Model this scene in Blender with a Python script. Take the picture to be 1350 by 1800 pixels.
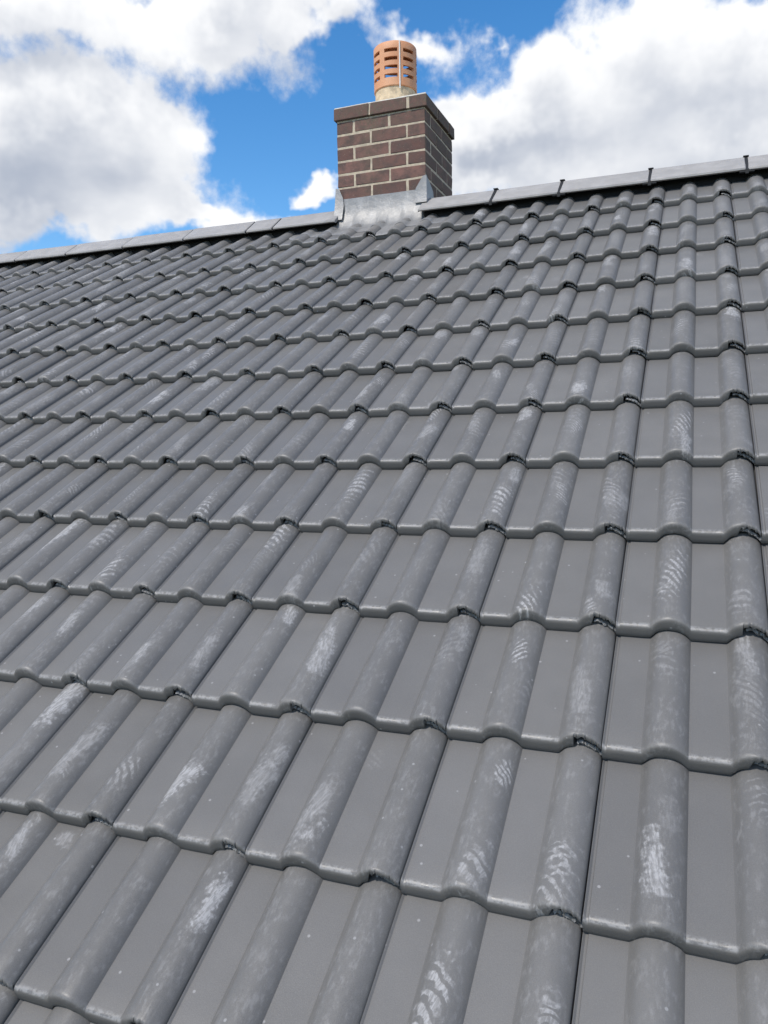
import bpy, bmesh, math, random
from mathutils import Matrix, Vector, noise as mnoise

# ------------------------------------------------------------------ clear
for o in list(bpy.data.objects):
    bpy.data.objects.remove(o)
SC = bpy.context.scene
COL = SC.collection
R = math.radians

# ------------------------------------------------------------------ camera
CAM_LOC = Vector((0.44213, -0.92641, 0.94607))
CAM_ROT = Matrix(((0.93227901, 0.3613752, -0.01624225),
                  (0.01978212, -0.09576436, -0.99520744),
                  (-0.36119872, 0.9274897, -0.09642788)))      # rows: right, down, forward
FPX = 1382.55                                                  # focal length in photo pixels (1350 x 1800)
cam_data = bpy.data.cameras.new("camera")
cam = bpy.data.objects.new("camera", cam_data)
COL.objects.link(cam)
rt, dn, fw = CAM_ROT
cam.matrix_world = Matrix(((rt.x, -dn.x, -fw.x, CAM_LOC.x),
                           (rt.y, -dn.y, -fw.y, CAM_LOC.y),
                           (rt.z, -dn.z, -fw.z, CAM_LOC.z),
                           (0, 0, 0, 1)))
cam_data.sensor_fit = 'VERTICAL'
cam_data.sensor_height = 24.0
cam_data.lens = FPX / 1800 * 24
cam_data.clip_start = 0.02
cam_data.clip_end = 6000
SC.camera = cam


def pixel_ray(x, y):
    d = rt * ((x - 675) / FPX) + dn * ((y - 900) / FPX) + fw
    return d.normalized()


def to_pixel(W):
    d = W - CAM_LOC
    z = d.dot(fw)
    if z < 0.05:
        return None
    return (675 + d.dot(rt) / z * FPX, 900 + d.dot(dn) / z * FPX)


# ------------------------------------------------------------------ node helper
class N:
    """thin wrapper so that shader maths reads like maths"""
    def __init__(self, tree, sock):
        self.t = tree
        self.s = sock

    def _m(self, op, *a):
        n = self.t.nodes.new('ShaderNodeMath')
        n.operation = op
        for i, v in enumerate(a):
            if isinstance(v, N):
                self.t.links.new(v.s, n.inputs[i])
            else:
                n.inputs[i].default_value = v
        return N(self.t, n.outputs[0])

    def __add__(self, o): return self._m('ADD', self, o)
    __radd__ = __add__
    def __sub__(self, o): return self._m('SUBTRACT', self, o)
    def __rsub__(self, o): return self._m('SUBTRACT', o, self)
    def __mul__(self, o): return self._m('MULTIPLY', self, o)
    __rmul__ = __mul__
    def __truediv__(self, o): return self._m('DIVIDE', self, o)
    def __pow__(self, o): return self._m('POWER', self, o)
    def mx(self, o): return self._m('MAXIMUM', self, o)
    def mn(self, o): return self._m('MINIMUM', self, o)
    def ab(self): return self._m('ABSOLUTE', self)
    def sin(self): return self._m('SINE', self)
    def sqrt(self): return self._m('SQRT', self)
    def gt(self, o): return self._m('GREATER_THAN', self, o)

    def step(self, a, b):
        n = self.t.nodes.new('ShaderNodeMapRange')
        n.interpolation_type = 'SMOOTHSTEP'
        self.t.links.new(self.s, n.inputs[0])
        if a <= b:
            v = (a, b, 0, 1)
        else:
            v = (b, a, 1, 0)
        for i, q in enumerate(v):
            n.inputs[i + 1].default_value = q
        return N(self.t, n.outputs[0])


def combine(t, x, y, z):
    n = t.nodes.new('ShaderNodeCombineXYZ')
    for i, v in enumerate((x, y, z)):
        if isinstance(v, N):
            t.links.new(v.s, n.inputs[i])
        else:
            n.inputs[i].default_value = v
    return N(t, n.outputs[0])


def split(t, v):
    n = t.nodes.new('ShaderNodeSeparateXYZ')
    t.links.new(v.s, n.inputs[0])
    return [N(t, n.outputs[i]) for i in range(3)]


def noise(t, vec, scale, detail=4, rough=0.5, w=None, dist=0.0):
    n = t.nodes.new('ShaderNodeTexNoise')
    if w is not None:
        n.noise_dimensions = '4D'
        if isinstance(w, N):
            t.links.new(w.s, n.inputs['W'])
        else:
            n.inputs['W'].default_value = w
    t.links.new(vec.s, n.inputs['Vector'])
    n.inputs['Scale'].default_value = scale
    n.inputs['Detail'].default_value = detail
    n.inputs['Roughness'].default_value = rough
    n.inputs['Distortion'].default_value = dist
    return N(t, n.outputs[0])


def white(t, w):
    n = t.nodes.new('ShaderNodeTexWhiteNoise')
    n.noise_dimensions = '1D'
    t.links.new(w.s, n.inputs['W'])
    c = t.nodes.new('ShaderNodeSeparateColor')
    t.links.new(n.outputs['Color'], c.inputs[0])
    return [N(t, c.outputs[i]) for i in range(3)]


def mixc(t, fac, a, b):
    n = t.nodes.new('ShaderNodeMix')
    n.data_type = 'RGBA'
    if isinstance(fac, N):
        t.links.new(fac.s, n.inputs[0])
    else:
        n.inputs[0].default_value = fac
    for v, k in ((a, 6), (b, 7)):
        if isinstance(v, N):
            t.links.new(v.s, n.inputs[k])
        else:
            n.inputs[k].default_value = (*v, 1)
    return N(t, n.outputs[2])


# ------------------------------------------------------------------ sun, sky, exposure
SUN_EL, SUN_AZ = 52.0, 202.0           # azimuth clockwise from +Y (the ridge's far side)
sd = Vector((math.sin(R(SUN_AZ)) * math.cos(R(SUN_EL)),
             math.cos(R(SUN_AZ)) * math.cos(R(SUN_EL)), math.sin(R(SUN_EL))))
sun_data = bpy.data.lights.new("sun", 'SUN')
sun_data.energy = 3.2
sun_data.angle = R(1.0)
sun_data.color = (1.0, 0.945, 0.87)
sun = bpy.data.objects.new("sun", sun_data)
COL.objects.link(sun)
sun.rotation_euler = sd.to_track_quat('Z', 'Y').to_euler()
sun.location = sd * 30

world = bpy.data.worlds.new("World")
SC.world = world
world.use_nodes = True
wt = world.node_tree
wt.nodes.clear()
wout = wt.nodes.new('ShaderNodeOutputWorld')
wbg = wt.nodes.new('ShaderNodeBackground')
wt.links.new(wbg.outputs[0], wout.inputs[0])
sky = wt.nodes.new('ShaderNodeTexSky')
sky.sky_type = 'NISHITA'
sky.sun_disc = False
sky.sun_elevation = R(SUN_EL)
sky.sun_rotation = R(SUN_AZ)
sky.altitude = 100
sky.air_density = 1.0
sky.dust_density = 0.25
sky.ozone_density = 2.0
SKY_STRENGTH = 0.12
hsv = wt.nodes.new('ShaderNodeHueSaturation')
hsv.inputs['Saturation'].default_value = 1.34
hsv.inputs['Value'].default_value = 1.55
wt.links.new(sky.outputs[0], hsv.inputs['Color'])
wtc = wt.nodes.new('ShaderNodeTexCoord')
D = N(wt, wtc.outputs['Generated'])
dx, dy, dz = split(wt, D)
AZ = wt.nodes.new('ShaderNodeMath'); AZ.operation = 'ARCTAN2'
wt.links.new(dx.s, AZ.inputs[0]); wt.links.new(dy.s, AZ.inputs[1])
az = N(wt, AZ.outputs[0])
EL = wt.nodes.new('ShaderNodeMath'); EL.operation = 'ARCSINE'
wt.links.new(dz.s, EL.inputs[0])
el = N(wt, EL.outputs[0])

# cumulus masses of that afternoon: photo pixel of the middle, half sizes in pixels, tilt
MASSES = [
    (90, 5, 330, 78, -6), (330, 30, 130, 48, -10), (470, -25, 170, 62, 6), (590, 20, 50, 26, 0),
    (60, 200, 240, 120, 18), (200, 250, 165, 92, 12), (60, 335, 330, 75, 0), (280, 362, 205, 36, -6),
    (556, 336, 48, 30, 8), (738, 68, 80, 27, -14), (852, 74, 34, 18, 0),
    (850, 200, 85, 50, -12), (955, 165, 115, 85, -10), (1150, 210, 330, 140, -12), (1300, 120, 260, 105, -20),
    (900, 270, 170, 85, 0), (1200, 330, 420, 90, 0), (-330, 190, 300, 150, 5), (1700, 160, 330, 170, 4),
]


def cloud_field(a, e):
    best = None
    for (px, py, hw, hh, tl) in MASSES:
        d = pixel_ray(px, py)
        a0, e0 = math.atan2(d.x, d.y), math.asin(d.z)
        ra, re = hw / FPX, hh / FPX
        c, s = math.cos(R(tl)), math.sin(R(tl))
        p = a - a0
        q = e - e0
        u = (p * c + q * s) * (1 / ra)
        v = (q * c - p * s) * (1 / re)
        val = 1.0 - (u * u + v * v).sqrt()
        if hh < 32:
            val = val * (0.85 if hh > 28 else 0.42) - (0.08 if hh > 20 else 0.16)
        best = val if best is None else best._m('SMOOTH_MAX', best, val, 0.25)
    vec = combine(wt, a, e, 0.37)
    # the same kind of broken cumulus goes on round the rest of the sky
    far = noise(wt, vec, 2.3, 2, 0.5)
    away = (a + 0.36).ab().step(0.62, 0.95).mx(e.step(0.50, 0.72))
    rest = (far - 0.49) * 5.0
    best = best * (1.0 - away) + rest * away
    return best.mx(-0.9)


def billow(a, e, det):
    vec = combine(wt, a, e, 0.37)
    big = noise(wt, vec, 7.5, 2, 0.55)
    fine = noise(wt, vec, 17.0, det, 0.60)
    return (big - 0.5) * 0.8 + (fine - 0.5) * 1.0


wv = combine(wt, az, el, 4.1)
wn = wt.nodes.new('ShaderNodeTexNoise')
wn.inputs['Scale'].default_value = 11.0
wn.inputs['Detail'].default_value = 4
wn.inputs['Roughness'].default_value = 0.6
wt.links.new(wv.s, wn.inputs['Vector'])
ws = wt.nodes.new('ShaderNodeSeparateColor')
wt.links.new(wn.outputs['Color'], ws.inputs[0])
az_w = az + (N(wt, ws.outputs[0]) - 0.5) * 0.13
el_w = el + (N(wt, ws.outputs[1]) - 0.5) * 0.11
mass = cloud_field(az_w, el_w)
above = cloud_field(az_w - 0.01, el_w + 0.055)
f0 = mass + billow(az, el, 7)
f1 = above * 0.75 + mass * 0.25 + billow(az - 0.004, el + 0.030, 3) * 1.1
alpha = f0.step(-0.12, 0.30)
thick = f1.step(-0.15, 0.80)
vecs = combine(wt, az, el * 1.6, 1.7)
soft = noise(wt, vecs, 6.0, 4, 0.5)
shade = thick * (0.25 + soft.step(0.22, 0.82) * 0.75)
ccol = mixc(wt, shade, (8.8, 8.85, 8.95), (3.4, 3.85, 4.75))
skycol = mixc(wt, alpha, N(wt, hsv.outputs[0]), ccol)
wt.links.new(skycol.s, wbg.inputs['Color'])
wbg.inputs['Strength'].default_value = SKY_STRENGTH
world.cycles.sampling_method = 'MANUAL'
world.cycles.sample_map_resolution = 512

SC.view_settings.view_transform = 'Standard'
SC.view_settings.look = 'None'
SC.view_settings.exposure = 0.0
SC.view_settings.gamma = 1.0
SC.view_settings.use_curve_mapping = False
SC.render.engine = 'CYCLES'
SC.cycles.max_bounces = 4
SC.cycles.diffuse_bounces = 3
SC.cycles.glossy_bounces = 2
SC.cycles.transmission_bounces = 1
SC.render.resolution_x = 768
SC.render.resolution_y = 1024


# ------------------------------------------------------------------ materials
def new_mat(name):
    m = bpy.data.materials.new(name)
    m.use_nodes = True
    t = m.node_tree
    b = t.nodes['Principled BSDF']
    return m, t, b


def objcoord(t):
    n = t.nodes.new('ShaderNodeTexCoord')
    return N(t, n.outputs['Object'])


def rnd(t):
    n = t.nodes.new('ShaderNodeObjectInfo')
    return N(t, n.outputs['Random'])


def link(t, a, b):
    t.links.new(a.s if isinstance(a, N) else a, b)


def bump(t, b, h, strength, dist):
    n = t.nodes.new('ShaderNodeBump')
    n.inputs['Strength'].default_value = strength
    n.inputs['Distance'].default_value = dist
    link(t, h, n.inputs['Height'])
    t.links.new(n.outputs[0], b.inputs['Normal'])


def tile_material():
    m, t, b = new_mat("grey_concrete_tile")
    P0 = objcoord(t)
    r = rnd(t)
    x, y, z = split(t, P0)
    seed = r * 913.7
    P = combine(t, x + r * 37.0, y + r * 71.0, z)
    k = x.gt(0.15)
    xr = x - (0.1105 + k * 0.1490)
    onroll = xr.ab().step(0.041, 0.033)
    warp = noise(t, P, 30, 2, 0.5) - 0.5
    warp2 = noise(t, P, 120, 2, 0.65) - 0.5

    def print_mark(off, rx, ly0, ly1, prob, freq, jx, roll_only=True):
        """dusty glove and boot prints: a ragged contact patch, ribbed by fingers or rubbed solid"""
        a1, a2, a3 = white(t, seed + k * 17.3 + off)
        b1, b2, b3 = white(t, seed + k * 29.1 + off + 5.5)
        c1, c2, c3 = white(t, seed + k * 41.9 + off + 11.0)
        cx = (xr - (a1 - 0.5) * jx) if roll_only else (x - a1 * 0.30)
        cy = y - (0.02 + a2 * 0.28)
        ly = ly0 + a3 * (ly1 - ly0)
        sk = cx + cy * (b1 - 0.5) * 0.55
        d = ((sk / rx).ab() ** 3.0 + (cy / ly).ab() ** 3.0 + 0.0001) ** 0.3333 + warp * 2.0 + warp2 * 1.2
        body = d.step(1.10, 0.50)
        ang = (b2 - 0.35) * 2.4
        q = cy + sk * ang + sk * sk * 9.0 + warp * 0.035
        ribs = ((q * freq).sin() + warp2 * 2.6 + (c3 - 0.5)).step(-0.30, 0.55)
        st = combine(t, sk * 1.6 + cy * (0.3 - b2) + r * 19.0, q * 0.35 + off, 0.0)
        strokes = noise(t, st, 120, 3, 0.68).step(0.36, 0.66)
        solid = b3.gt(0.62)
        pat = ribs.mx(solid) * (0.25 + strokes * 0.75)
        present = c1._m('LESS_THAN', c1, prob)
        v = body * pat * present * (0.22 + c2 * c2 * 0.78)
        return v * (onroll if roll_only else 1.0)

    m1 = print_mark(1.0, 0.023, 0.040, 0.100, 0.72, 270, 0.026)
    m2 = print_mark(60.0, 0.016, 0.022, 0.075, 0.72, 420, 0.044)
    m3 = print_mark(120.0, 0.020, 0.015, 0.045, 0.42, 330, 0.0, False) * 0.50
    rub = noise(t, combine(t, x * 1.3 + r * 11.0, y * 0.5 + r * 23.0, z), 105, 3, 0.66).step(0.45, 0.68)
    haze = onroll * rub * (warp + 0.5).step(0.36, 0.62) * 0.22
    marks = (m1 * 1.15).mx(m2 * 1.1).mx(m3)
    # pale arris line: edge highlight painted into the colour, with some handling scuffs
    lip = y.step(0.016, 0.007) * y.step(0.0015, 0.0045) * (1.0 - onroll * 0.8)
    scuff_highlight = lip * (warp2 + 0.5).step(0.36, 0.60) * 0.42
    vor = t.nodes.new('ShaderNodeTexVoronoi')
    vor.inputs['Scale'].default_value = 24
    link(t, P, vor.inputs['Vector'])
    spk = N(t, vor.outputs['Distance']).step(0.080, 0.045) * 0.55
    dust_highlight = (marks + haze).mx(scuff_highlight).mx(spk).mn(0.9)
    tone = noise(t, P, 8, 2, 0.6)
    base = mixc(t, tone.step(0.25, 0.75), (0.134, 0.129, 0.123), (0.162, 0.156, 0.149))
    base = mixc(t, r * 0.45, base, (0.144, 0.141, 0.141))
    pits = noise(t, P, 620, 2, 0.7)
    base = mixc(t, pits.step(0.48, 0.78) * 0.55, base, (0.225, 0.221, 0.217))
    base = mixc(t, pits.step(0.50, 0.25) * 0.50, base, (0.085, 0.083, 0.081))
    # bare cut concrete on the leading edge is darker and coarser
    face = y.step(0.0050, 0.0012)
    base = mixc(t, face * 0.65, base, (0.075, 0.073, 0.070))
    shift = white(t, seed + 77.0)
    base = mixc(t, shift[0] * 0.30, base, (0.105, 0.102, 0.098))
    base = mixc(t, shift[1] * 0.22, base, (0.215, 0.210, 0.204))
    colr = mixc(t, dust_highlight * 0.78, base, (0.46, 0.455, 0.46))
    link(t, colr, b.inputs['Base Color'])
    link(t, 0.42 + dust_highlight * 0.40 + face * 0.3 - lip * 0.10, b.inputs['Roughness'])
    b.inputs['Specular IOR Level'].default_value = 0.5
    hgt = noise(t, P, 480, 3, 0.7) * (0.7 + face * 2.0)
    bump(t, b, hgt, 0.32, 0.0012)
    return m


def ridge_material():
    m, t, b = new_mat("grey_ridge_concrete")
    P = objcoord(t)
    r = rnd(t)
    seed = r * 513.0
    x, y, z = split(t, P)
    n1 = noise(t, P, 11, 4, 0.6, seed)
    streak = noise(t, combine(t, x * 0.25, y, z), 60, 4, 0.6, seed).step(0.52, 0.75)
    c = mixc(t, n1.step(0.3, 0.7), (0.300, 0.287, 0.278), (0.370, 0.355, 0.345))
    c = mixc(t, streak * 0.45, c, (0.50, 0.485, 0.475))
    spk = noise(t, P, 240, 2, 0.6, seed).step(0.62, 0.72)
    c = mixc(t, spk * 0.5, c, (0.36, 0.35, 0.34))
    link(t, c, b.inputs['Base Color'])
    b.inputs['Roughness'].default_value = 0.55
    bump(t, b, noise(t, P, 300, 4, 0.65, seed), 0.35, 0.002)
    return m


def plain(name, col, rough=0.7, metal=0.0, var=0.25, scale=30, bstr=0.3, bdist=0.002):
    m, t, b = new_mat(name)
    P = objcoord(t)
    n1 = noise(t, P, scale, 5, 0.6, rnd(t) * 77.0)
    lo = tuple(c * (1 - var) for c in col)
    hi = tuple(min(1, c * (1 + var)) for c in col)
    link(t, mixc(t, n1.step(0.3, 0.7), lo, hi), b.inputs['Base Color'])
    b.inputs['Roughness'].default_value = rough
    b.inputs['Metallic'].default_value = metal
    bump(t, b, noise(t, P, scale * 9, 4, 0.65), bstr, bdist)
    return m


def brick_material():
    m, t, b = new_mat("weathered_brick")
    P = objcoord(t)
    r = rnd(t)
    seed = r * 331.0
    geo = t.nodes.new('ShaderNodeNewGeometry')
    gx, gy, gz = split(t, N(t, geo.outputs['Position']))
    n1 = noise(t, P, 18, 5, 0.65, seed)
    a = mixc(t, r, (0.140, 0.072, 0.060), (0.240, 0.125, 0.102))
    c = mixc(t, n1.step(0.35, 0.72), a, (0.100, 0.068, 0.060))
    # lichen and soot: most on the upper courses, trickling down the middle of the front
    W = combine(t, gx, gy, gz)
    up = (gz + (noise(t, W, 6, 3, 0.6) - 0.5) * 0.35).step(2.55, 2.86)
    run = (gx + 1.32).ab().step(0.11, 0.0) * (gy._m('LESS_THAN', gy, 3.49))
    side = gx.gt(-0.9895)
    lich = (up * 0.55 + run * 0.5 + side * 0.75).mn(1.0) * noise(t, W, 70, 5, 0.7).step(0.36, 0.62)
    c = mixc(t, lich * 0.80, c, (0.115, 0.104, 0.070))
    spk = noise(t, P, 150, 4, 0.65, seed).step(0.60, 0.70)
    c = mixc(t, spk * 0.55, c, (0.30, 0.27, 0.22))
    link(t, c, b.inputs['Base Color'])
    b.inputs['Roughness'].default_value = 0.88
    bump(t, b, noise(t, P, 120, 5, 0.7, seed) + n1 * 0.6, 0.6, 0.004)
    return m


def lead_material():
    m, t, b = new_mat("sheet_lead")
    P = objcoord(t)
    n1 = noise(t, P, 14, 5, 0.65)
    n2 = noise(t, P, 55, 5, 0.7)
    x, y, z = split(t, P)
    str_ = noise(t, combine(t, x * 3, y * 0.6, z * 0.6), 22, 4, 0.6)
    c = mixc(t, n1.step(0.3, 0.7), (0.235, 0.233, 0.232), (0.30, 0.298, 0.297))
    c = mixc(t, str_.step(0.55, 0.8) * 0.6, c, (0.42, 0.42, 0.42))
    c = mixc(t, n2.step(0.55, 0.75) * 0.5, c, (0.19, 0.193, 0.20))
    link(t, c, b.inputs['Base Color'])
    b.inputs['Metallic'].default_value = 0.35
    link(t, 0.38 + n2 * 0.25, b.inputs['Roughness'])
    bump(t, b, n1 * 1.2 + n2 * 0.6, 0.45, 0.006)
    return m


def terracotta_material():
    m, t, b = new_mat("terracotta")
    P = objcoord(t)
    n1 = noise(t, P, 9, 5, 0.6)
    n2 = noise(t, P, 60, 4, 0.65)
    c = mixc(t, n1.step(0.3, 0.7), (0.66, 0.30, 0.15), (0.74, 0.39, 0.22))
    c = mixc(t, n2.step(0.58, 0.78) * 0.45, c, (0.66, 0.40, 0.26))
    link(t, c, b.inputs['Base Color'])
    b.inputs['Roughness'].default_value = 0.6
    bump(t, b, n2, 0.25, 0.002)
    return m


M_TILE = tile_material()
M_RIDGE = ridge_material()
M_BRICK = brick_material()
M_LEAD = lead_material()
M_TERRA = terracotta_material()
M_MORTAR = plain("lime_mortar", (0.54, 0.455, 0.345), 0.9, 0, 0.2, 45, 0.6, 0.004)
M_FLAUNCH = plain("pale_mortar_cap", (0.60, 0.57, 0.50), 0.9, 0, 0.15, 30, 0.5, 0.004)
M_POT = plain("buff_clay", (0.66, 0.52, 0.35), 0.8, 0, 0.28, 26, 0.4, 0.003)
M_BLACK = plain("black_plastic", (0.006, 0.006, 0.007), 0.6, 0, 0.2, 30, 0.2, 0.001)
M_FELT = plain("black_underlay", (0.008, 0.008, 0.009), 0.9, 0, 0.2, 30, 0.2, 0.001)
M_WHITE = plain("white_sealant", (0.88, 0.87, 0.85), 0.6, 0, 0.06, 60, 0.2, 0.001)
M_GROUND = plain("grass_and_soil", (0.07, 0.09, 0.04), 0.95, 0, 0.4, 0.4, 0.3, 0.05)

# ------------------------------------------------------------------ object helpers
def add_obj(name, mesh, mat=None, parent=None, mw=None):
    o = bpy.data.objects.new(name, mesh)
    COL.objects.link(o)
    if mat is not None and mesh is not None and not mesh.materials:
        mesh.materials.append(mat)
    if mw is not None:
        o.matrix_world = mw
    if parent is not None:
        o.parent = parent          # parents stand at the origin without rotation
    return o


def mesh_from(name, verts, faces, smooth_angle=None):
    me = bpy.data.meshes.new(name)
    me.from_pydata([tuple(v) for v in verts], [], faces)
    me.validate()
    bm = bmesh.new()
    bm.from_mesh(me)
    bmesh.ops.recalc_face_normals(bm, faces=bm.faces)
    if smooth_angle is not None:
        for f in bm.faces:
            f.smooth = True
        for e in bm.edges:
            e.smooth = not (len(e.link_faces) != 2 or e.calc_face_angle(0) > R(smooth_angle))
    bm.to_mesh(me)
    bm.free()
    return me


def thing(name, label, cat, group=None):
    o = bpy.data.objects.new(name, None)
    o.empty_display_size = 0.1
    COL.objects.link(o)
    o['label'] = label
    o['category'] = cat
    if group:
        o['group'] = group
    return o


def box_bm(bm, x0, x1, y0, y1, z0, z1, bev=0.0, jit=0.0, rng=None):
    vs = []
    for X in (x0, x1):
        for Y in (y0, y1):
            for Z in (z0, z1):
                j = Vector((0, 0, 0))
                if jit:
                    j = Vector([rng.uniform(-jit, jit) for _ in range(3)])
                vs.append(bm.verts.new(Vector((X, Y, Z)) + j))
    q = [(0, 1, 3, 2), (4, 6, 7, 5), (0, 4, 5, 1), (2, 3, 7, 6), (0, 2, 6, 4), (1, 5, 7, 3)]
    fs = [bm.faces.new([vs[i] for i in f]) for f in q]
    bmesh.ops.recalc_face_normals(bm, faces=fs)
    if bev:
        es = list({e for f in fs for e in f.edges})
        bmesh.ops.bevel(bm, geom=es, offset=bev, segments=1, affect='EDGES')


def bm_mesh(name, bm):
    me = bpy.data.meshes.new(name)
    bm.to_mesh(me)
    bm.free()
    return me


# ------------------------------------------------------------------ roof frame
PITCH = R(32.0)
COVER = 0.30            # tile cover width
GAUGE = 0.3181          # batten gauge
T = 0.032               # butt thickness
TILT = math.atan(T / GAUGE)
M_ROOF = Matrix.Rotation(PITCH, 4, 'X')


def roof_pt(u, v, n):
    return M_ROOF @ Vector((u, v, n))


def sag(u, v):
    """the old rafters dip a little in the middle of the slope"""
    def ss(a, b_, q):
        q = min(1.0, max(0.0, (q - a) / (b_ - a)))
        return q * q * (3 - 2 * q)
    w = ss(0.6, 1.5, v) * (1 - ss(3.0, 3.9, v))
    du = u + 0.9
    return w * (0.006 * min(du * du, 4.0) - 0.005)


ROW_SHIFT = {0: 0.008, 1: -0.006}


# ground far below, up to the horizon
gm = mesh_from("ground", [(-3000, -3000, -5.2), (3000, -3000, -5.2), (3000, 3000, -5.2), (-3000, 3000, -5.2)], [(0, 1, 2, 3)])
g = add_obj("ground", gm, M_GROUND)
g['kind'] = 'structure'

house = thing("house", "house roof of grey double-roll concrete tiles with dusty hand prints, under a grey ridge", "house")

# underlay below the tiles and the plain far slope
AY = 3.52                                   # ridge line
apex_v = AY / math.cos(PITCH)
U0, U1 = -24, 12            # tile columns
V0, V1 = -4, 12             # tile rows, 12 is the one below the ridge
xl, xr_ = U0 * COVER, (U1 + 1) * COVER
a0, a1 = roof_pt(xl, V0 * GAUGE, -0.045), roof_pt(xr_, V0 * GAUGE, -0.045)
b0, b1 = roof_pt(xl, apex_v, -0.045), roof_pt(xr_, apex_v, -0.045)
b0.y = b1.y = AY
c0 = Vector((xl, 2 * AY - a0.y, a0.z)); c1 = Vector((xr_, 2 * AY - a0.y, a0.z))
dm = mesh_from("roof_slope", [a0, a1, b1, b0, c1, c0], [(0, 1, 2, 3), (3, 2, 4, 5)])
roof = add_obj("roof_slope", dm, M_FELT, house)

# walls, fascia and gutter below the eaves
ev = roof_pt(0, V0 * GAUGE, -0.05)
bm = bmesh.new()
box_bm(bm, xl + 0.25, xr_ - 0.25, ev.y + 0.35, 2 * AY - ev.y - 0.35, -5.3, ev.z - 0.05)
add_obj("wall", bm_mesh("wall", bm), M_MORTAR, house)
bm = bmesh.new()
box_bm(bm, xl, xr_, ev.y + 0.02, ev.y + 0.045, ev.z - 0.20, ev.z - 0.012)
add_obj("fascia_board", bm_mesh("fascia_board", bm), M_WHITE, house)
gv, gf = [], []
for X in (xl, xr_):
    for k in range(9):
        a = math.pi + math.pi * k / 8
        gv.append((X, ev.y - 0.036 + 0.054 * math.cos(a), ev.z - 0.045 + 0.054 * math.sin(a)))
for k in range(8):
    gf.append((k, k + 1, k + 10, k + 9))
gut = add_obj("gutter", mesh_from("gutter", gv, gf, 40), M_BLACK, house)
sg = gut.modifiers.new("thickness", 'SOLIDIFY')
sg.thickness = 0.003

# ------------------------------------------------------------------ tiles
ROLL_H = 0.0240
ROLLS = ((0.070, 0.151), (0.2195, 0.2994))


def prof(x):
    for (a, b_) in ROLLS:
        if a < x < b_:
            t = (x - a) / (b_ - a)
            hw = (b_ - a) / 2
            rad = (hw * hw + ROLL_H * ROLL_H) / (2 * ROLL_H)
            q = (2 * t - 1) * hw
            zz = math.sqrt(max(0.0, rad * rad - q * q)) - (rad - ROLL_H)
            if t < 0.16:                       # the left flank runs out in a small cove
                zz *= (t / 0.16) ** 0.45
            return max(0.0, zz)
    return 0.0


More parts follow.
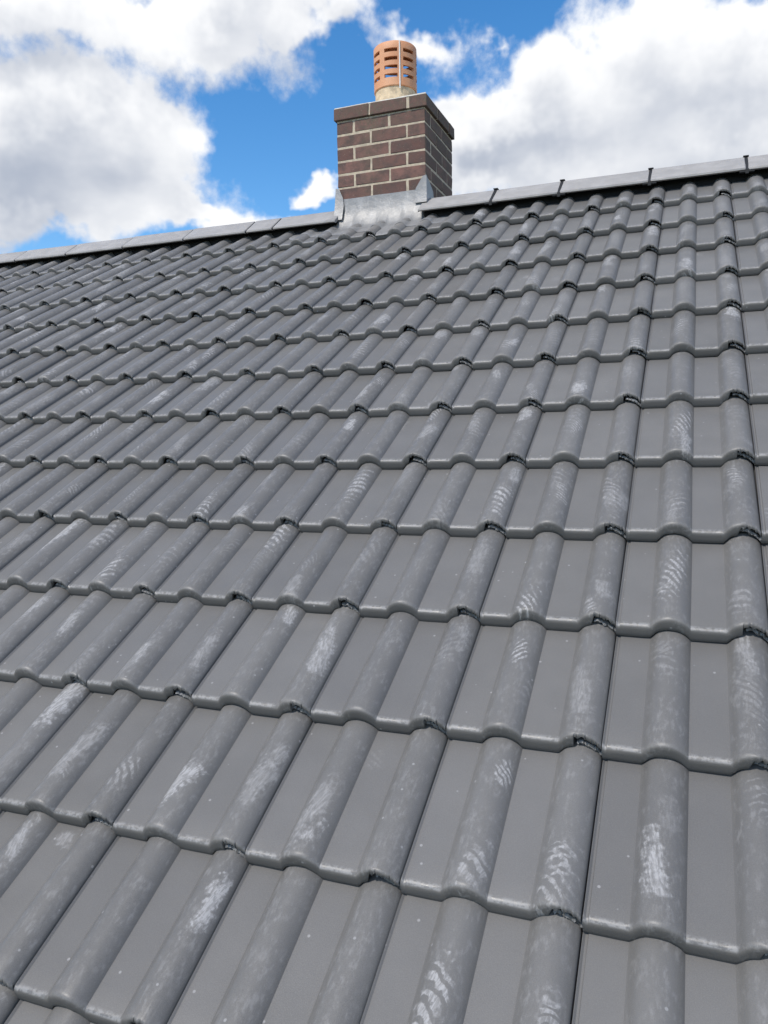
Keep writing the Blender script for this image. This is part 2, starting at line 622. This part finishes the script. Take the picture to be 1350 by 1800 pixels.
def tile_mesh(seed, length):
    rng = random.Random(seed)
    xs = [0.0010, 0.0016, 0.0052, 0.0062, 0.0090, 0.0100]
    xs += [0.03, 0.055]
    for (a, b_) in ROLLS:
        nseg = 15
        for i in range(nseg + 1):
            t = i / nseg
            t = 0.5 - 0.5 * math.cos(math.pi * t) if True else t
            t = 0.55 * t + 0.45 * i / nseg
            xs.append(a + (b_ - a) * t)
        if b_ < 0.2:
            xs += [0.175, 0.20]
    hang = rng.uniform(0.34, 0.50)                 # where the broken mouth starts on the last roll
    x_void = ROLLS[1][0] + (ROLLS[1][1] - ROLLS[1][0]) * hang
    xs = [q for q in xs if q < x_void]
    q = x_void + 0.0004
    while q < ROLLS[1][1] - 0.0030:
        xs.append(q)
        q += rng.uniform(0.0012, 0.0030)
    xs.append(ROLLS[1][1] - 0.0005)
    ph = rng.uniform(0, 100)
    Rb = 0.011
    rings = []
    for i, x in enumerate(xs):
        p = prof(x)
        top = p + T
        if 0.0050 < x < 0.0095:
            top -= 0.0030                          # side-lock groove beside the joint
        bot = p + 0.0012 + 0.0010 * mnoise.noise((x * 130, ph, 0.0))
        inner = p + 0.010
        rr = Rb * (1.0 + 0.12 * mnoise.noise((x * 60, ph, 3)))
        edge_y = 0.0008 * mnoise.noise((x * 90, ph, 7.0))
        if x > x_void:
            rag = 0.0052 * mnoise.noise((x * 190, ph, 5.0)) + 0.0030 * mnoise.noise((x * 700, ph, 8.0))
            rag += rng.uniform(-0.0022, 0.0018)
            bot = min(top - 0.0055, max(p + 0.004, top - 0.0115 + rag))
            inner = top - 0.0090
            rr = min(rr, 0.006)
            edge_y += rng.uniform(0.0, 0.0022) + 0.005 * abs(mnoise.noise((x * 330, ph, 2.0)))
        ring = [(0.075, inner), (0.018, inner), (edge_y + 0.0015, bot + 0.0006), (edge_y, bot + 0.0030 if x <= x_void else bot + 0.0015)]
        ring.append((edge_y - 0.0004, (bot + top - rr) / 2))
        for q in range(5):
            a = q / 4 * math.pi / 2
            ring.append((edge_y + rr - rr * math.cos(a), top - rr + rr * math.sin(a)))
        ring += [(0.05, top), (0.12, top), (0.21, top), (length, top), (length, top - 0.012)]
        rings.append([(x, yy, zz) for yy, zz in ring])
    verts, faces = [], []
    n = len(rings[0])
    for rg in rings:
        verts += rg
    for i in range(len(rings) - 1):
        for j in range(n - 1):
            a = i * n + j
            faces.append((a, a + 1, a + n + 1, a + n))
    # closed sides along the joint
    for i in (0, len(rings) - 1):
        x = xs[i]
        base = i * n
        off = len(verts)
        drop = 0.016 if i else T - 0.004
        for j in range(n):
            xx, yy, zz = verts[base + j]
            verts.append((xx, min(yy, length) + (0.001 if j < 9 else 0), min(zz, prof(x) + T - 0.001) - (drop if j > 8 else 0)))
        for j in range(8, n - 2):
            faces.append((base + j, base + j + 1, off + j + 1, off + j))
    # under-lock tongue reaching below the neighbour's roll, its leading edge rough
    tv = []
    cols = 22
    for c in range(cols + 1):
        x = -0.044 + 0.050 * c / cols
        xl = min(max(x + COVER, 0.2196), 0.2988)
        p = prof(xl)
        topz = p + T - 0.0215
        if x > -0.002:
            topz = 0.013 + 0.008 * (x + 0.002) / 0.008
        y0 = 0.0050 + 0.0035 * mnoise.noise((x * 200, ph, 11.0)) + rng.uniform(-0.0018, 0.0018)
        up = 0.0040 * mnoise.noise((x * 160, ph, 13.0)) + rng.uniform(-0.0016, 0.0016)
        botz = p * 0.98 + 0.0015
        if x < -0.028:
            botz += 0.004
        col = [(x, y0 + 0.002, botz), (x, y0, (botz + topz) / 2 + up), (x, y0 + 0.003, topz + up), (x, 0.03, topz), (x, length, topz)]
        tv.append(col)
    off = len(verts)
    for col in tv:
        verts += col
    for c in range(cols):
        for j in range(4):
            a = off + c * 5 + j
            faces.append((a, a + 1, a + 6, a + 5))
    me = mesh_from("roof_tile", verts, faces, 38)
    me.materials.append(M_TILE)
    return me


VARS = [tile_mesh(100 + i, 0.395) for i in range(10)]
TOPS = [tile_mesh(300 + i, 0.330) for i in range(5)]
rng = random.Random(5)

cells = []
for v in range(V0, V1 + 1):
    for u in range(U0, U1 + 1):
        c = roof_pt(u * COVER + 0.15, v * GAUGE + 0.16, 0.03)
        px = to_pixel(c)
        dist = (c - CAM_LOC).length
        off = 1e4
        if px:
            off = max(0 - px[0], px[0] - 1350, 0) + max(0 - px[1], px[1] - 1800, 0)
        cells.append((off + dist * 20, u, v))
cells.sort()
rest_v, rest_f = [], []
for rank, (_, u, v) in enumerate(cells):
    me = (TOPS if v == V1 else VARS)[rng.randrange(5 if v == V1 else 10)]
    mw = (Matrix.Translation(roof_pt(u * COVER + rng.uniform(-0.0010, 0.0010),
                                     v * GAUGE + ROW_SHIFT.get(v, 0.0) + rng.uniform(-0.0026, 0.0026),
                                     0.0006 + sag(u * COVER, v * GAUGE) + rng.uniform(-0.0006, 0.0010)))
          @ M_ROOF @ Matrix.Rotation(-TILT + rng.uniform(-0.0012, 0.0012), 4, 'X')
          @ Matrix.Rotation(rng.uniform(-0.0045, 0.0045), 4, 'Z')
          @ Matrix.Rotation(rng.uniform(-0.0020, 0.0020), 4, 'Y'))
    if rank < 300:
        add_obj("roof_tile", me, None, roof, mw)
    else:
        b0 = len(rest_v)
        rest_v += [mw @ q.co for q in me.vertices]
        rest_f += [tuple(b0 + i for i in p.vertices) for p in me.polygons]
rm = mesh_from("outlying_tiles", rest_v, rest_f, 38)
o = add_obj("outlying_tiles", rm, M_TILE, roof)
o['kind'] = 'stuff'

# ------------------------------------------------------------------ ridge
AZ_TOP = 2.299
WING_Y, WING_Z = 0.134, 0.095


def ridge_mesh(length, seed, bev=0.004):
    """angle ridge tile, local origin at the middle of its crest"""
    th = 0.020
    sl = math.hypot(WING_Y, WING_Z)
    ny, nz = -WING_Z / sl, WING_Y / sl
    outer = [(-WING_Y - 0.001, -WING_Z - 0.007), (-WING_Y - 0.001, -WING_Z + 0.002), (-WING_Y + 0.003, -WING_Z + 0.0055)]
    outer += [(-0.030, -0.0205), (-0.014, -0.0080), (0.0, -0.0030), (0.014, -0.0080), (0.030, -0.0205)]
    outer += [(WING_Y - 0.003, -WING_Z + 0.0055), (WING_Y + 0.001, -WING_Z + 0.002), (WING_Y + 0.001, -WING_Z - 0.007)]
    inner = [(WING_Y - 0.013, -WING_Z - 0.009), (0.0, -0.028), (-WING_Y + 0.013, -WING_Z - 0.009)]
    ring = outer + inner
    n = len(ring)
    xs = [-length / 2, -length / 2 + bev, -length / 6, length / 6, length / 2 - bev, length / 2]
    verts, faces = [], []
    for i, x in enumerate(xs):
        ins = bev * 0.7 if i in (0, 5) else 0.0
        for (yy, zz) in ring:
            w = 0.0010 * mnoise.noise((x * 9, yy * 20, seed))
            verts.append((x, yy * (1 - ins / 0.12), zz - ins + w))
    for i in range(5):
        for j in range(n):
            a, b_ = i * n + j, i * n + (j + 1) % n
            faces.append((a, b_, b_ + n, a + n))
    faces.append(tuple(range(n)))
    faces.append(tuple(range(5 * n, 6 * n))[::-1])
    me = mesh_from("ridge_tile", verts, faces, 40)
    me.materials.append(M_RIDGE)
    return me


def union_mesh():
    """black dry-ridge union: strap in the joint with a foot at each eave of the ridge tile"""
    bm = bmesh.new()
    hw = 0.0075
    pts = [(-WING_Y - 0.005, -WING_Z - 0.006), (-0.03, -0.0190), (0.0, 0.0022), (0.03, -0.0190), (WING_Y + 0.005, -WING_Z - 0.006)]
    lo = [(y, z - 0.02) for y, z in pts]
    ring = []
    for X in (-hw, hw):
        ring.append([bm.verts.new((X, y, z)) for y, z in pts])
        ring.append([bm.verts.new((X, y, z)) for y, z in lo])
    for i in range(4):
        bm.faces.new((ring[0][i], ring[2][i], ring[2][i + 1], ring[0][i + 1]))
        bm.faces.new((ring[1][i], ring[3][i], ring[3][i + 1], ring[1][i + 1]))
        bm.faces.new((ring[0][i], ring[0][i + 1], ring[1][i + 1], ring[1][i]))
        bm.faces.new((ring[2][i], ring[2][i + 1], ring[3][i + 1], ring[3][i]))
    for i in (0, 4):
        bm.faces.new((ring[0][i], ring[1][i], ring[3][i], ring[2][i]))
    bmesh.ops.recalc_face_normals(bm, faces=bm.faces)
    for s in (-1, 1):
        y = s * (WING_Y + 0.004)
        box_bm(bm, -0.034, 0.034, min(y, y - s * 0.022), max(y, y - s * 0.022), -WING_Z - 0.019, -WING_Z - 0.010, 0.0015)
    box_bm(bm, -0.013, 0.013, -0.016, 0.016, -0.0035, 0.0015, 0.001)
    me = bm_mesh("ridge_union", bm)
    me.materials.append(M_BLACK)
    return me


UNION = union_mesh()
J_LEFT = [-7.57, -7.12, -6.67, -6.22, -5.77, -5.32, -4.87, -4.42, -3.966, -3.518, -3.045, -2.571, -2.116, -1.932, -1.513]
J_RIGHT = [-1.012, -0.590, -0.226, 0.225, 0.672, 1.122, 1.572, 2.022, 2.472, 2.922, 3.372, 3.822]
for side, js in (('l', J_LEFT), ('r', J_RIGHT)):
    for i in range(len(js) - 1):
        gap = 0.011 if side == 'r' else 0.011
        L = js[i + 1] - js[i] - gap
        me = ridge_mesh(L, i + (50 if side == 'r' else 0))
        mw = (Matrix.Translation(((js[i] + js[i + 1]) / 2, AY + rng.uniform(-.002, .002), AZ_TOP + rng.uniform(-.0015, .0015)))
              @ Matrix.Rotation(rng.uniform(-0.004, 0.004) + (0.006 if side == 'l' else 0.0), 4, 'Y')
              @ Matrix.Rotation(rng.uniform(-0.003, 0.003), 4, 'Z'))
        rt_ = add_obj("ridge_tile", me, None, house, mw)
        if side == 'r' and i + 2 < len(js):
            un = add_obj("ridge_union", UNION, None, None, None)
            un.matrix_world = Matrix.Translation((js[i + 1], AY, AZ_TOP))
            un.parent = rt_
            un.matrix_parent_inverse = mw.inverted()
        elif side == 'l':
            bm = bmesh.new()
            pts = [(-WING_Y + 0.004, -WING_Z - 0.004), (-0.03, -0.0250), (0.0, -0.0075), (0.03, -0.0250), (WING_Y - 0.004, -WING_Z - 0.004)]
            vv = [[bm.verts.new((X, y, z)) for y, z in pts] for X in (-0.006, 0.006)]
            for q in range(4):
                bm.faces.new((vv[0][q], vv[1][q], vv[1][q + 1], vv[0][q + 1]))
            sm = bm_mesh("joint_seal", bm)
            sm.materials.append(M_BLACK)
            un = add_obj("joint_seal", sm)
            un.matrix_world = Matrix.Translation((js[i + 1] if i + 2 < len(js) else js[i], AY, AZ_TOP))
            un.parent = rt_
            un.matrix_parent_inverse = mw.inverted()

# black ventilating roll tucked under the ridge, on both sides of the chimney
for (x0, x1) in ((J_LEFT[0], -1.53), (-0.99, J_RIGHT[-1])):
    verts, faces = [], []
    nst = int((x1 - x0) / 0.03)
    for i in range(nst + 1):
        x = x0 + (x1 - x0) * i / nst
        lip = 0.006 * mnoise.noise((x * 8, 1, 1))
        pz = roof_pt(x, 4.045 + lip, -0.02)
        p2 = roof_pt(x, 4.075, 0.02)
        verts += [pz, p2, Vector((x, AY - 0.045, AZ_TOP - 0.055)), Vector((x, AY, AZ_TOP - 0.040))]
    for i in range(nst):
        for j in range(3):
            a = i * 4 + j
            faces.append((a, a + 1, a + 5, a + 4))
    add_obj("ridge_roll", mesh_from("ridge_roll", verts, faces), M_FELT, house)

# ------------------------------------------------------------------ chimney
YF = 3.48
CX0, CX1 = -1.5327, -0.9878
W_ = CX1 - CX0
YB = YF + W_
JT = 0.0105
HD = (W_ - 2 * JT) / 5.0           # half-brick face
ST = 2 * HD                        # stretcher face
COURSE = 0.0754
Z_CAP = 2.788                      # underside of the oversailing course
stack = thing("brick_chimney", "square brown brick chimney stack with pale mortar standing on the ridge", "chimney")
brng = random.Random(11)


def ring_bricks(z0, z1, x0, x1, y0, y1, flip, extra):
    w = x1 - x0
    hd = (w - 2 * JT) / 5.0
    st = 2 * hd
    rects = []
    d = 0.1025 if hd > 0.1025 else hd
    # pinwheel bond: two stretchers on every face, the corner brick of the next face shows its end
    for k in range(2):
        s = hd + JT + k * (st + JT) - 0.0
        rects.append((s, s + st, 0.0, d))
    res = []
    for (s0, s1, t0, t1) in rects:
        for face in range(4):
            a0, a1 = s0, s1
            if face == 0:
                q = (x0 + a0, x0 + a1, y0 + t0, y0 + t1)
            elif face == 1:
                q = (x1 - t1, x1 - t0, y0 + a0, y0 + a1)
            elif face == 2:
                q = (x1 - a1, x1 - a0, y1 - t1, y1 - t0)
            else:
                q = (x0 + t0, x0 + t1, y1 - a1, y1 - a0)
            if flip:                       # mirror left to right for the next course
                q = (x0 + x1 - q[1], x0 + x1 - q[0], q[2], q[3])
            res.append(q)
    for q in res:
        bm = bmesh.new()
        cx, cy, cz = (q[0] + q[1]) / 2, (q[2] + q[3]) / 2, (z0 + z1) / 2
        box_bm(bm, q[0] - cx, q[1] - cx, q[2] - cy, q[3] - cy, z0 - cz, z1 - cz, 0.0026, 0.0019, brng)
        me = bm_mesh("brick", bm)
        me.materials.append(M_BRICK)
        add_obj("brick", me, None, stack, Matrix.Translation((cx, cy, cz + brng.uniform(-.0006, .0006)))
                @ Matrix.Rotation(brng.uniform(-0.004, 0.004), 4, 'Z'))


NC = 9
for c in range(NC):
    z1 = Z_CAP - c * COURSE - (JT if c == 0 else JT) + 0.0
    z0 = Z_CAP - (c + 1) * COURSE
    ring_bricks(z0, z1, CX0, CX1, YF, YB, c % 2 == 1, 0)
OV = 0.013
ring_bricks(Z_CAP + 0.0005, Z_CAP + 0.066, CX0 - OV, CX1 + OV, YF - OV, YB + OV, True, 0)
bm = bmesh.new()
box_bm(bm, CX0 + 0.0022, CX1 - 0.0022, YF + 0.0022, YB - 0.0022, Z_CAP - NC * COURSE, Z_CAP - 0.002)
box_bm(bm, CX0 - OV + 0.004, CX1 + OV - 0.004, YF - OV + 0.004, YB + OV - 0.004, Z_CAP + 0.003, Z_CAP + 0.063)
add_obj("mortar_core", bm_mesh("mortar_core", bm), M_MORTAR, stack)
# sloping mortar bed round the pot
PX, PY = (CX0 + CX1) / 2, (YF + YB) / 2
fv, ff = [], []
SEG = 40
for k, (rad, h, sq) in enumerate(((0.29, 0.064, 1.0), (0.285, 0.072, 1.0), (0.21, 0.092, 0.45), (0.128, 0.118, 0.0), (0.10, 0.118, 0.0))):
    for i in range(SEG):
        a = 2 * math.pi * i / SEG
        c, s = math.cos(a), math.sin(a)
        mx = max(abs(c), abs(s))
        rr = rad * ((1 - sq) + sq / mx) if sq else rad
        if sq == 1.0:
            rr = min(rad, W_ / 2 + OV - 0.002 - (0.004 if k else 0)) / mx
        w = 0.003 * mnoise.noise((c * 4, s * 4, k))
        fv.append((PX + rr * c, PY + rr * s, Z_CAP + h + (w if k else 0)))
for k in range(4):
    for i in range(SEG):
        a, b_ = k * SEG + i, k * SEG + (i + 1) % SEG
        ff.append((a, b_, b_ + SEG, a + SEG))
add_obj("mortar_flaunching", mesh_from("mortar_flaunching", fv, ff, 50), M_FLAUNCH, stack)

# lead apron: upstand on the front, dressed over the top course of tiles
V12 = V1 * GAUGE


def tile_top(u, v):
    uu = (u % COVER)
    vv = v
    k = math.floor(vv / GAUGE)
    return prof(uu) + T * (1 - (vv - k * GAUGE) / GAUGE) if vv >= V12 else prof(uu) + T * (1 - (vv - k * GAUGE) / GAUGE)


def lead_apron():
    x0, x1 = -1.80, -0.80
    nx = 110
    verts, faces = [], []
    rows_n = None
    for i in range(nx + 1):
        x = x0 + (x1 - x0) * i / nx
        inside = min(1.0, max(0.0, (x - (CX0 - 0.012)) / 0.03)) * min(1.0, max(0.0, ((CX1 + 0.012) - x) / 0.03))
        lowv = 3.955 + 0.022 * mnoise.noise((x * 7, 0, 0)) + 0.012 * mnoise.noise((x * 23, 4, 0)) - 0.02 * (1 - prof(x % COVER) / ROLL_H) - 0.012
        edge = max(0.0, (abs(x + 1.30) - 0.42) / 0.08)
        lowv += 0.05 * min(1.0, edge) ** 2
        col = []
        nv = 9
        for k in range(nv + 1):
            v = lowv + (4.035 - lowv) * k / nv
            sm = prof(x % COVER)
            nn = 0.0045 + sm * (1 - 0.55 * (k / nv) ** 1.5) + T * (1 - (v - V12) / GAUGE)
            nn += 0.0022 * mnoise.noise((x * 30, v * 30, 2))
            if k == 0:
                nn -= 0.003
            col.append(roof_pt(x, v, nn))
        # fillet up to the wall
        zt = 2.338 + 0.004 * mnoise.noise((x * 5, 9, 9))
        base = col[-1]
        yw = YF - 0.007
        for (fy, fz) in ((0.35, 0.13), (0.72, 0.36), (0.97, 0.62), (1.0, 1.0)):
            z = base.z + (zt - base.z) * fz * (0.32 + 0.68 * inside)
            y = base.y + (yw - base.y) * fy + 0.0016 * mnoise.noise((x * 16, z * 16, 5)) * (1 - fz)
            col.append(Vector((x, y, z)))
        if inside > 0:
            col.append(Vector((x, YF + 0.004, col[-1].z + 0.002)))
        else:
            col.append(col[-1] + Vector((0, 0.006, 0)))
        rows_n = len(col)
        verts += col
    for i in range(nx):
        for j in range(rows_n - 1):
            a = i * rows_n + j
            faces.append((a, a + 1, a + rows_n + 1, a + rows_n))
    me = mesh_from("lead_apron", verts, faces, 60)
    ob = add_obj("lead_apron", me, M_LEAD, stack)
    so = ob.modifiers.new("thickness", 'SOLIDIFY')
    so.thickness = 0.0022
    so.offset = 0
    return ob


lead_apron()


def lead_sheet(name, pts, faces):
    me = mesh_from(name, pts, faces, 30)
    ob = add_obj(name, me, M_LEAD, stack)
    so = ob.modifiers.new("thickness", 'SOLIDIFY')
    so.thickness = 0.003
    so.offset = 0
    return ob


# corner soakers folded round the two front corners
yf = YF - 0.012
xr2 = CX1 + 0.008
lead_sheet("lead_corner", [
    (CX1 - 0.062, yf - 0.001, 2.300), (CX1 - 0.055, yf, 2.345), (CX1 - 0.012, yf, 2.408), (xr2, yf, 2.412), (xr2 + 0.002, yf - 0.004, 2.30), (xr2 + 0.004, yf - 0.012, 2.262), (CX1 - 0.058, yf - 0.010, 2.262),
    (xr2, YF + 0.05, 2.385), (xr2, YF + 0.115, 2.350), (xr2 + 0.004, YF + 0.115, 2.235), (xr2 + 0.004, YF + 0.04, 2.250)],
    [(0, 1, 2, 3, 4), (0, 4, 5, 6), (3, 7, 10, 4), (7, 8, 9, 10), (4, 10, 5)])
xl2 = CX0 - 0.008
lead_sheet("lead_corner", [
    (CX0 + 0.042, yf - 0.004, 2.300), (CX0 + 0.036, yf, 2.345), (CX0 + 0.012, yf, 2.400), (xl2, yf, 2.404), (xl2 - 0.004, yf - 0.010, 2.30), (xl2 - 0.006, yf - 0.034, 2.215), (CX0 + 0.040, yf - 0.030, 2.215),
    (xl2, YF + 0.06, 2.385), (xl2 - 0.004, YF + 0.06, 2.235)],
    [(0, 1, 2, 3, 4), (0, 4, 5, 6), (3, 7, 8, 4)])

# tongue of the apron dressed down one pan of the top course
tv, tf = [], []
for i in range(9):
    x = -1.1975 + 0.070 * i / 8
    for k in range(9):
        v = V12 + 0.004 + 0.150 * k / 8
        nn = T * (1 - (v - V12) / GAUGE) + prof(x % COVER) * 0.8 + 0.004 + 0.0015 * mnoise.noise((x * 40, v * 40, 3))
        if k == 0:
            v -= 0.007
            nn -= 0.010
        tv.append(roof_pt(x, v, nn))
for i in range(8):
    for k in range(8):
        a = i * 9 + k
        tf.append((a, a + 9, a + 10, a + 1))
lead_sheet("lead_tongue", tv, tf)

# ------------------------------------------------------------------ chimney pot with slotted cowl
pot = thing("chimney_pot", "buff clay chimney pot with a slotted orange terracotta cowl on top of the brick stack", "chimney pot")


def ring_lathe(name, prof_pts, mat, seg=64, parent=None):
    verts, faces = [], []
    n = len(prof_pts)
    for i in range(seg):
        a = 2 * math.pi * i / seg
        for (rr, z) in prof_pts:
            verts.append((PX + rr * math.cos(a), PY + rr * math.sin(a), z))
    for i in range(seg):
        for j in range(n - 1):
            a = i * n + j
            b_ = ((i + 1) % seg) * n + j
            faces.append((a, b_, b_ + 1, a + 1))
    return add_obj(name, mesh_from(name, verts, faces, 40), mat, parent)


ring_lathe("pot_neck", [(0.100, 2.86), (0.100, 3.018), (0.118, 3.020), (0.121, 3.016), (0.122, 2.99), (0.123, 2.90), (0.126, 2.87)], M_POT, 64, pot)

# cowl: a clay drum pierced by seven columns of four slots
ZB, ZT = 3.000, 3.252
RO, RI = 0.1290, 0.1165
view = math.atan2(CAM_LOC.y - PY, CAM_LOC.x - PX)
NCOL = 7
pitch_a = 2 * math.pi / NCOL
slot_half = R(18)
first = view - R(12)
angs = []
for c in range(NCOL):
    a = first + c * pitch_a
    sub = 8
    for k in range(sub + 1):
        angs.append((a - slot_half + 2 * slot_half * k / sub, True if k < sub else False))
    for k in range(1, 3):
        angs.append((a + slot_half + (pitch_a - 2 * slot_half) * k / 3, False))
zs = [ZB, ZB + 0.004, ZB + 0.040]
slot_rows = []
for k in range(4):
    zc = ZB + 0.058 + k * 0.0475
    slot_rows.append((len(zs), len(zs) + 1))
    zs += [zc - 0.0105, zc + 0.0105]
zs = sorted(zs) + [ZT - 0.005, ZT]
slot_idx = {i for i, z in enumerate(zs[:-1]) for k in range(4) if abs(z - (ZB + 0.058 + k * 0.0475 - 0.0105)) < 1e-6}
nz = len(zs)
verts = []
na = len(angs)
for rad in (RO, RI):
    for (a, _) in angs:
        for i, z in enumerate(zs):
            rr = rad
            if rad == RO and i in (0, nz - 1):
                rr -= 0.004
            verts.append((PX + rr * math.cos(a), PY + rr * math.sin(a), z))
faces = []


def vid(s, i, j):
    return s * na * nz + (i % na) * nz + j


def hole(i, j):
    return angs[i % na][1] and j in slot_idx


for i in range(na):
    for j in range(nz - 1):
        if not hole(i, j):
            faces.append((vid(0, i, j), vid(0, i + 1, j), vid(0, i + 1, j + 1), vid(0, i, j + 1)))
            faces.append((vid(1, i, j), vid(1, i, j + 1), vid(1, i + 1, j + 1), vid(1, i + 1, j)))
        else:
            faces.append((vid(0, i, j), vid(0, i + 1, j), vid(1, i + 1, j), vid(1, i, j)))
            faces.append((vid(0, i, j + 1), vid(1, i, j + 1), vid(1, i + 1, j + 1), vid(0, i + 1, j + 1)))
            if not hole(i - 1, j):
                faces.append((vid(0, i, j), vid(1, i, j), vid(1, i, j + 1), vid(0, i, j + 1)))
            if not hole(i + 1, j):
                faces.append((vid(0, i + 1, j), vid(0, i + 1, j + 1), vid(1, i + 1, j + 1), vid(1, i + 1, j)))
    for j in (0, nz - 1):
        faces.append((vid(0, i, j), vid(0, i + 1, j), vid(1, i + 1, j), vid(1, i, j)))
lid = len(verts)
verts.append((PX, PY, ZT - 0.004))
for i in range(na):
    faces.append((vid(1, i, nz - 2), vid(1, i + 1, nz - 2), lid))
me = mesh_from("slotted_cowl", verts, faces, 40)
cowl = add_obj("slotted_cowl", me, M_TERRA, pot)
cowl['label'] = "orange terracotta drum pierced by rows of slots"
# white strip down the drum
bm = bmesh.new()
sa = view + R(11.5)
for (z0, z1, r0) in ((ZB - 0.018, ZT - 0.003, RO + 0.0005),):
    vs = []
    for zz in (z0, z0 + 0.08, z0 + 0.16, z1):
        for dr in (0.0, 0.0035):
            for da in (-0.0032, 0.0032):
                aa = sa + da / RO
                vs.append(bm.verts.new((PX + (r0 + dr) * math.cos(aa), PY + (r0 + dr) * math.sin(aa), zz)))
    for k in range(3):
        b_ = k * 4
        for (p, q) in ((0, 1), (1, 3), (3, 2), (2, 0)):
            bm.faces.new((vs[b_ + p], vs[b_ + q], vs[b_ + 4 + q], vs[b_ + 4 + p]))
    bm.faces.new((vs[0], vs[2], vs[3], vs[1]))
    bm.faces.new((vs[12], vs[13], vs[15], vs[14]))
bmesh.ops.recalc_face_normals(bm, faces=bm.faces)
so = add_obj("white_strip", bm_mesh("white_strip", bm), M_WHITE, pot)
so['label'] = "thin white strip running down the cowl"
